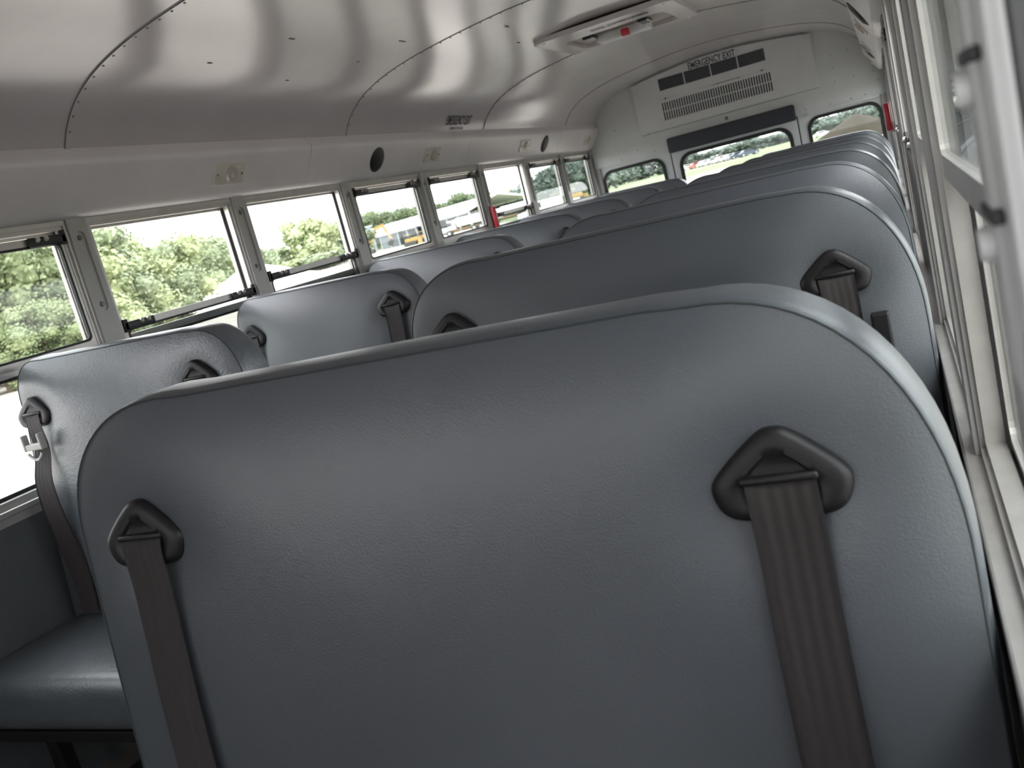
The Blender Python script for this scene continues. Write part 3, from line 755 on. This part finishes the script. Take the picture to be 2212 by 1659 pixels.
M['bluecar'] = mat('dark_blue_paint', (0.05, 0.07, 0.10), 0.35)
M['wire'] = mat('fence_steel', (0.45, 0.46, 0.46), 0.5)

tag(G().box(-1500, 900, -300, 2400, GZ - .3, GZ).out('ground', M['grass']), kind='structure')
def patch(name, pts, m, z):
    return tag(mesh(name, [(x, y, GZ + z) for x, y in pts], [tuple(range(len(pts)))], m), kind='structure')
patch('gravel_yard', [(30, -60), (30, 60), (-2.5, 60), (-6, 90), (-20, 100), (-60, 150), (-85, 190), (-130, 260), (-170, 250), (-110, 150), (-58, 62), (-42, 30), (-36, -30)], M['gravel'], .02)
patch('dirt_road', [(-45, 92), (-8, 60), (4, 70), (14, 95), (6, 130), (-12, 128), (-24, 150)], M['road'], .03)
patch('dirt_track', [(-200, 318), (-30, 225), (-28, 232), (-200, 330)], M['road'], .03)

def pile(name, x, y, rx, ry, h, m, label, cat):
    g = G(); n = 40; v = []; K = 10
    for i in range(K + 1):
        t = i / K; rr = (1 - t)
        for k in range(n):
            a = 2 * math.pi * k / n; q = Vector((math.cos(a) * rr * 3, math.sin(a) * rr * 3, t * 3 + x)); nn = 1 + .16 * noise.noise(q) + .06 * noise.noise(q * 4)
            v.append((x + math.cos(a) * rr * rx * nn, y + math.sin(a) * rr * ry * nn, GZ + h * (1 - (1 - t) ** 1.05) * (1 + .04 * noise.noise(q * 3))))
    f = [(i * n + k, i * n + (k + 1) % n, (i + 1) * n + (k + 1) % n, (i + 1) * n + k) for i in range(K) for k in range(n)]
    return tag(g.add(v, f).out(name, m, None, True), label, cat)
pile('dirt_pile', -1.7, 108, 6.2, 6, 2.75, M['dirt'], 'tall brown earth heap behind the right rear window', 'pile')
pile('gravel_heap', -57, 74, 9.5, 6, 3.4, M['white_pile'], 'pale stone heap outside the third left window', 'pile')

def crown_mesh(name, seed, wd, ht, nblob, nleaf, ls, m, low=.25):
    rnd = random.Random(seed); v = []; f = []
    blobs = []
    for _ in range(nblob):
        a = rnd.random() * 6.283; r = math.sqrt(rnd.random()) * wd * .36; z = ht * (low + (1 - low) * rnd.random() ** .8)
        k = 1 - .55 * abs((z / ht - .55) / .55) ** 2; blobs.append((Vector((math.cos(a) * r * k, math.sin(a) * r * k, z * .90)), wd * (.14 + .10 * rnd.random()) * (.65 + .35 * k)))
    for i in range(nleaf):
        c, r = blobs[i % nblob]; d = Vector((rnd.gauss(0, 1), rnd.gauss(0, 1), rnd.gauss(0, 1))).normalized()
        p = c + d * r * (.55 + .5 * rnd.random()); t = Vector((rnd.gauss(0, 1), rnd.gauss(0, 1), rnd.gauss(0, 1))).normalized()
        u = (d + t * .9).normalized().orthogonal().normalized(); w_ = (d + t * .9).normalized().cross(u); s = ls * (.6 + .8 * rnd.random())
        n = len(v); v += [p + u * s, p + w_ * s * .6, p - u * s, p - w_ * s * .6]; f.append((n, n + 1, n + 2, n + 3))
    for c, r in blobs:
        n = len(v)
        bm = bmesh.new(); bmesh.ops.create_icosphere(bm, subdivisions=1, radius=r * .62); bm.verts.index_update()
        v += [c + q.co for q in bm.verts]; f += [tuple(n + q.index for q in fc.verts) for fc in bm.faces]; bm.free()
    me = bpy.data.meshes.new(name); me.from_pydata([tuple(q) for q in v], [], f); me.materials.append(m); return me
def polar(az, d): return (CAM.x + math.sin(R(az)) * d, math.cos(R(az)) * d)
near_me = [crown_mesh('crown', 10 + i, 6, 7, 34, 11000, .12, M[('leaf0', 'leaf1')[i % 2]], .12) for i in range(4)]
mid_me = [crown_mesh('crown', 30 + i, 8, 8, 26, 4500, .24, M[('leaf0', 'leaf1', 'leaf0')[i % 3]], .10) for i in range(3)]
far_me = [crown_mesh('crown', 50 + i, 9, 8, 22, 2200, .36, M[('leaf2', 'leaf3')[i % 2]], .05) for i in range(4)]
trunk_me = None
def tree(az, d, el, wdt, meshes, label, group, k, parts=True, base_h=7.0, name='tree'):
    global trunk_me
    x, y = polar(az, d); H = (CAM.z - GZ) + d * math.tan(R(el)); sz = H / base_h; sw = wdt / (6 if base_h == 7 else 8)
    me = meshes[k % len(meshes)]
    if parts:
        t = tag(empty(name, (x, y, GZ)), label, 'tree', group); t.rotation_euler.z = k * 1.3
        c = bpy.data.objects.new('crown', me); C.objects.link(c); c.parent = t; c.scale = (sw, sw, sz)
        if trunk_me is None:
            g = G().cyl((0, 0, 0), (.08, .05, 1.2), .16, .11, 8, False).cyl((.08, .05, 1.2), (-.25, .1, 3.2), .10, .05, 6, False).cyl((.08, .05, 1.2), (.5, -.1, 3.0), .08, .04, 6, False)
            trunk_me = mesh('trunk', g.v, g.f, M['bark'], t, True, (0, 0, 0)).data
        else:
            b = bpy.data.objects.new('trunk', trunk_me); C.objects.link(b); b.parent = t
    else:
        o = bpy.data.objects.new(name, me); C.objects.link(o); o.location = (x, y, GZ); o.scale = (sw, sw, sz); o.rotation_euler.z = k * 1.3
        tag(o, label, 'tree', group)
ORD = ['first', 'second', 'third', 'fourth', 'fifth', 'sixth', 'seventh', 'eighth']
k = 0
for az, d, el, wd in ((-56, 50, 6, 9), (-53, 52, 5.8, 8), (-51, 56, 4.9, 8), (-48.6, 58, 5.4, 9), (-46.5, 62, 5.0, 8)):
    tree(az, d, el, wd, near_me, 'tall leafy tree outside the nearest left window, %s from the left' % ORD[k], 'trees outside the nearest left window', k); k += 1
for az, d, el, wd in ((-52.5, 44, .6, 4), (-50.2, 46, 1.6, 4.2), (-48.3, 45, 1.2, 3.6), (-46.8, 47, .8, 4)):
    tree(az, d, el, wd, near_me[1:2], 'low yellow green bush outside the nearest left window, %s from the left' % ORD[k - 5], 'bushes outside the nearest left window', k, name='bush'); k += 1
for az, d, el, wd in ((-45.3, 74, 3.9, 9), (-43.8, 78, 3.1, 8), (-42.6, 80, 3.4, 8), (-41.2, 105, 3.2, 10), (-40.2, 112, 2.5, 10), (-39.0, 116, 2.5, 11), (-45.0, 66, 1.0, 6), (-44.1, 72, .3, 4)):
    tree(az, d, el, wd, near_me, ('tall pale green tree' if el > 1.5 else 'low pale green tree') + ' outside the second left window, %s from the left' % ORD[(k - 9) if el > 1.5 else (k - 15)], 'trees outside the second left window', k); k += 1
for az, d, el, wd in ((-37.2, 190, 1.3, 13), (-36.2, 200, 1.0, 13), (-34.5, 185, 2.5, 13), (-33.4, 200, 1.9, 13), (-32.2, 210, 1.4, 14), (-35.4, 180, .3, 12), (-33.8, 175, .3, 12)):
    tree(az, d, el, wd, mid_me, ('rounded tree' if el > .5 else 'low shrubby tree') + ' outside the third left window, %s from the left' % ORD[(k - 17) if el > .5 else (k - 22)], 'trees outside the third left window', k, True, 8.0); k += 1
for az, el in ((-31.2, 1.7), (-30.5, 1.9), (-29.8, 1.6), (-29.1, 1.7), (-28.4, 1.5), (-27.7, 1.6), (-27.0, 1.4), (-26.3, 1.2), (-25.6, 1.35), (-24.9, 1.6), (-24.2, 1.3), (-23.4, 1.3), (-22.6, 1.1)):
    tree(az, 330 + 6 * (k % 3), el, 17, mid_me, 'green tree of the row behind the long white roofed shed', 'trees behind the white shed', k, False, 8.0); k += 1
for az, el in ((-21.8, .9), (-21.1, 1.1), (-20.4, 1.35), (-19.8, 1.6), (-19.1, 1.75), (-18.4, 1.85), (-17.8, 1.9), (-17.1, 1.8), (-16.4, 1.7)):
    tree(az, 300, el, 15, far_me, 'dark green tree of the wood outside the last two left windows', 'trees outside the rearmost left windows', k, False, 8.0); k += 1
az = -15.8
while az < 2.5:
    el = 1.1 if az < -13.5 else (.7 if az < -11.6 else .40 + .08 * math.sin(az * 5))
    if az > -4.5: el = .62
    tree(az, 420 + 12 * math.sin(k * 2.1), el, 15, far_me, 'dark green tree of the far treeline seen through the rear windows', 'far treeline behind the bus', k, False, 8.0); k += 1; az += .95

# long white shed
sh = tag(empty('shed', (-150, 250, GZ)), 'long open shed with a bright white roof outside the middle left windows', 'shed')
pa = Vector((*polar(-32.2, 275), 0)); pb = Vector((*polar(-24.6, 215), 0)); dr = (pb - pa).normalized(); nrm = Vector((-dr.y, dr.x, 0)); Ls = (pb - pa).length
if nrm.y < 0: nrm = -nrm
def sp(t, n_, z): q = pa + dr * t + nrm * n_; return (q.x, q.y, GZ + z)
E_, RD = 4.0, 6.6
g = G(); v = [sp(0, -1, E_ ), sp(Ls, -1, E_), sp(Ls, 9, RD), sp(0, 9, RD), sp(0, 19, E_), sp(Ls, 19, E_)]
v += [tuple(Vector(q) - Vector((0, 0, .35))) for q in v]
g.add(v, [(0, 1, 2, 3), (3, 2, 5, 4), (6, 9, 8, 7), (9, 10, 11, 8), (0, 6, 7, 1), (4, 5, 11, 10), (0, 3, 9, 6), (3, 4, 10, 9), (1, 7, 8, 2), (2, 8, 11, 5)]); g.out('shed_roof', M['roofm'], sh)
for i in range(14):
    t = Ls * i / 13
    for n_ in (0, 18):
        q = sp(t, n_, 0); G().box(q[0] - .2, q[0] + .2, q[1] - .2, q[1] + .2, GZ, GZ + E_).out('post', M['greyb'], sh)
v = [sp(0, 17.6, 0), sp(Ls, 17.6, 0), sp(Ls, 17.9, 0), sp(0, 17.9, 0)]; v += [(a, b, c + 3.7) for a, b, c in v]
G().add(v, [(3, 2, 1, 0), (4, 5, 6, 7), (0, 1, 5, 4), (1, 2, 6, 5), (2, 3, 7, 6), (3, 0, 4, 7)]).out('under_roof_shade', mat('painted_roof_shade', (.05, .06, .06), .7), sh)  # dark sheet standing in for the shade under the shed roof
q = Vector(sp(Ls * .30, 3, 0)); G().box(q.x - 2.6, q.x + 2.6, q.y, q.y + 3, GZ, GZ + 3.9).out('store_room', M['greyb'], sh)
hs = tag(empty('house', (*polar(-31.2, 300), GZ)), 'small pale building at the left end of the white shed', 'building')
x, y = polar(-31.4, 300); G().box(x - 1.4, x + 1.4, y, y + 6, GZ, GZ + 7.8).out('wall', M['greyb'], hs)
G().box(x - 1.7, x + 1.7, y - .3, y + 6.3, GZ + 7.8, GZ + 8.1).out('roof', M['roofm'], hs)

def rotz(g, a, x, y):
    c, s = math.cos(a), math.sin(a); g.v = [(x + p[0] * c - p[1] * s, y + p[0] * s + p[1] * c, p[2] + GZ) for p in g.v]; return g
def placed(g, name, m, t, a, x, y): return rotz(g, a, x, y).out(name, m, t)
def beam(p0, p1, w0, w1, th):
    p0 = Vector(p0); p1 = Vector(p1); d = (p1 - p0).normalized(); u = Vector((0, 1, 0)); n = d.cross(u).normalized(); v = []
    for p, w_ in ((p0, w0), (p1, w1)): v += [p + n * w_ / 2 + u * th / 2, p + n * w_ / 2 - u * th / 2, p - n * w_ / 2 - u * th / 2, p - n * w_ / 2 + u * th / 2]
    return G().add(v, [(0, 1, 2, 3), (7, 6, 5, 4), (0, 4, 5, 1), (1, 5, 6, 2), (2, 6, 7, 3), (3, 7, 4, 0)])
def track(t, a, x, y, y0, L, h, wd, scale=1):
    for s in (-1, 1):
        g = G(); pr = rrect(-L / 2, L / 2, 0, h, h * .45, 5); yy = sorted((s * y0, s * (y0 + wd)))
        g.plate(pr, [], XZ, *yy); placed(g, 'track', M['dark'], t, a, x, y)
def excavator(az, d, a, k, label):
    x, y = polar(az, d); t = tag(empty('excavator', (x, y, GZ)), label, 'excavator')
    track(t, a, x, y, .9 * k, 4.4 * k, 1.0 * k, .7 * k)
    placed(G().box(-2.2 * k, 1.6 * k, -1.35 * k, 1.35 * k, 1.15 * k, 2.3 * k, .15), 'machine_body', M['yellow'], t, a, x, y)
    placed(G().box(.3 * k, 1.8 * k, -1.3 * k, -.2 * k, 1.3 * k, 3.1 * k, .1), 'cab', M['yellow'], t, a, x, y)
    placed(G().box(.5 * k, 1.85 * k, -1.33 * k, -.18 * k, 2.0 * k, 2.9 * k), 'cab_window', M['smoked'], t, a, x, y)
    placed(beam((1.4 * k, .2, 1.7 * k), (3.4 * k, .2, 5.6 * k), .7 * k, .9 * k, .5 * k), 'boom', M['yellow'], t, a, x, y)
    placed(beam((3.4 * k, .2, 5.6 * k), (5.6 * k, .2, 6.2 * k), .9 * k, .6 * k, .5 * k), 'boom_tip', M['yellow'], t, a, x, y)
    placed(beam((5.6 * k, .2, 6.5 * k), (7.2 * k, .2, 2.2 * k), .7 * k, .45 * k, .4 * k), 'stick', M['yellow'], t, a, x, y)
    placed(beam((7.2 * k, .2, 2.4 * k), (6.4 * k, .2, .9 * k), 1.0 * k, 1.2 * k, 1.2 * k), 'bucket', M['dark'], t, a, x, y)
excavator(-31.3, 225, 0.35, .95, 'orange yellow excavator with raised boom outside the fourth left window')
def dozer(az, d, a, k, label):
    x, y = polar(az, d); t = tag(empty('bulldozer', (x, y, GZ)), label, 'bulldozer')
    track(t, a, x, y, .8 * k, 3.4 * k, 1.1 * k, .5 * k)
    placed(G().box(-1.4 * k, 1.9 * k, -.75 * k, .75 * k, .9 * k, 2.0 * k, .12), 'machine_body', M['yellow'], t, a, x, y)
    placed(G().box(-1.3 * k, .2 * k, -.8 * k, .8 * k, 2.9 * k, 3.05 * k), 'canopy', M['yellow'], t, a, x, y)
    for px in (-1.2, .1):
        for py in (-.72, .72): placed(G().box(px * k - .06, px * k + .06, py * k - .06, py * k + .06, 1.9 * k, 2.9 * k), 'canopy_post', M['dark'], t, a, x, y)
    placed(G().box(-1.0 * k, -.3 * k, -.4 * k, .4 * k, 2.0 * k, 2.6 * k), 'driver_seat', M['dark'], t, a, x, y)
    placed(beam((2.5 * k, 0, .1), (2.6 * k, 0, 1.4 * k), .3 * k, .2 * k, 3.2 * k), 'blade', M['yellow'], t, a, x, y)
    placed(G().cyl((1.2 * k, .3, 2 * k), (1.2 * k, .3, 2.7 * k), .08, .08, 8), 'exhaust', M['dark'], t, a, x, y)
dozer(-28.5, 185, .2, .75, 'yellow bulldozer to the right of the excavator, left one of two')
dozer(-27.7, 190, -.3, .75, 'yellow bulldozer at the right edge of the fourth left window')
dozer(-18.1, 200, .9, .95, 'yellow bulldozer outside the last left window')
dozer(-19.1, 230, 0, 1.0, 'small yellow machine above the white pickup')
def wheels(t, a, x, y, xs, r, yw):
    for px in xs:
        for s in (-1, 1):
            w_ = placed(G().cyl((px, s * yw, r), (px, s * (yw - .28), r), r, r, 16), 'wheel', M['dark'], t, a, x, y)
            placed(G().cyl((px, s * (yw + .01), r), (px, s * (yw - .05), r), r * .5, r * .45, 12), 'hub', M['silver'], w_, a, x, y)
def dump_truck(az, d, a, label):
    x, y = polar(az, d); t = tag(empty('dump_truck', (x, y, GZ)), label, 'truck')
    wheels(t, a, x, y, (-2.6, -1.3, 3.4), .52, 1.25)
    placed(G().box(-3.6, 4.3, -.5, .5, .7, 1.0), 'chassis', M['rust'], t, a, x, y)
    placed(G().box(2.0, 3.4, -1.1, 1.1, 1.0, 2.7, .12), 'cab', M['white'], t, a, x, y)
    placed(G().box(2.6, 3.45, -1.12, 1.12, 1.8, 2.45), 'cab_window', M['smoked'], t, a, x, y)
    placed(G().box(3.4, 4.7, -.85, .85, .8, 1.7, .15), 'bonnet', M['white'], t, a, x, y)
    v = [(-4.2, -1.2, 1.35), (1.6, -1.2, 1.35), (1.6, 1.2, 1.35), (-4.2, 1.2, 1.35), (-4.5, -1.35, 2.9), (1.8, -1.35, 2.9), (1.8, 1.35, 2.9), (-4.5, 1.35, 2.9)]
    placed(G().add(v, [(0, 3, 2, 1), (0, 1, 5, 4), (1, 2, 6, 5), (2, 3, 7, 6), (3, 0, 4, 7), (4, 5, 6, 7)]), 'dump_bed', M['white'], t, a, x, y)
    for px in (-3.2, -1.8, -.4, 1.0): placed(G().box(px, px + .12, -1.38, 1.38, 1.35, 2.85), 'bed_rib', M['silver'], t, a, x, y)
dump_truck(-24.9, 170, math.pi + .30, 'white dump truck with a ribbed bed outside the fifth left window')
dump_truck(-22.0, 175, math.pi + .2, 'white truck seen below the lowered sash of the sixth left window')
def car(name, az, d, a, m, label, cat, group=None, pickup=False, k=1.0):
    x, y = polar(az, d); t = tag(empty(name, (x, y, GZ)), label, cat, group)
    wheels(t, a, x, y, (-1.5 * k, 1.5 * k), .36 * k, .9 * k)
    if pickup:
        body = [(-2.7, .45), (-2.7, 1.05), (-.5, 1.08), (-.35, 1.75), (.9, 1.75), (1.35, 1.15), (2.6, 1.0), (2.7, .45)]; win = [(-.25, 1.15), (-.2, 1.65), (.85, 1.65), (1.15, 1.15)]
    else:
        body = [(-2.2, .3), (-2.25, .85), (-1.7, .95), (-1.1, 1.42), (.4, 1.42), (1.1, .95), (2.1, .8), (2.2, .3)]; win = [(-1.3, .98), (-.95, 1.33), (.35, 1.33), (.9, .98)]
    placed(G().plate([(p * k, q * k) for p, q in body], [], XZ, -.88 * k, .88 * k), 'car_body', m, t, a, x, y)
    placed(G().plate([(p * k, q * k) for p, q in win], [], XZ, -.89 * k, .89 * k), 'side_window', M['smoked'], t, a, x, y)
car('pickup_truck', -20.0, 108, 2.9, M['white'], 'white pickup truck outside the seventh left window', 'pickup', None, True, 1.25)
car('pickup_truck', -19.25, 135, 2.9, M['white'], 'white utility truck just right of the white pickup', 'pickup', None, True, 1.25)
cc = [('white', 'white'), ('redcar', 'red'), ('white', 'white'), ('silver', 'silver'), ('white', 'white'), ('silver', 'silver'), ('bluecar', 'dark'), ('bluecar', 'dark blue')]
pos = ['leftmost of the row of parked cars', 'second from the left in the row', 'third from the left in the row', 'fourth from the left in the row', 'fifth from the left in the row', 'sixth from the left in the row', 'second from the right end of the row', 'rightmost of the row of parked cars']
for i, (m_, cn) in enumerate(cc):
    car('car', -11.05 + i * .50, 290 - 6 * i, .3 + .2 * (i % 3), M[m_], '%s car behind the centre rear window, %s' % (cn, pos[i]), 'car', 'cars parked on the field behind the bus', k=1.15)
car('car', -3.35, 260, .2, M['white'], 'small white car left of the earth heap', 'car', None)

# wire fence outside the nearest left window
fe = tag(empty('fence', (-8, 8, GZ)), 'thin galvanised fence outside the nearest left window', 'fence')
for i in range(5): 
    x, y = -7.6 - i * .4, 4.0 + i * 2.4
    G().cyl((x, y, GZ), (x, y, GZ + 1.15), .035, .035, 8).out('post', M['wire'], fe)
G().cyl((-7.2, 1.6, GZ + 1.1), (-9.4, 14.8, GZ + 1.1), .02, .02, 6).out('top_rail', M['wire'], fe)
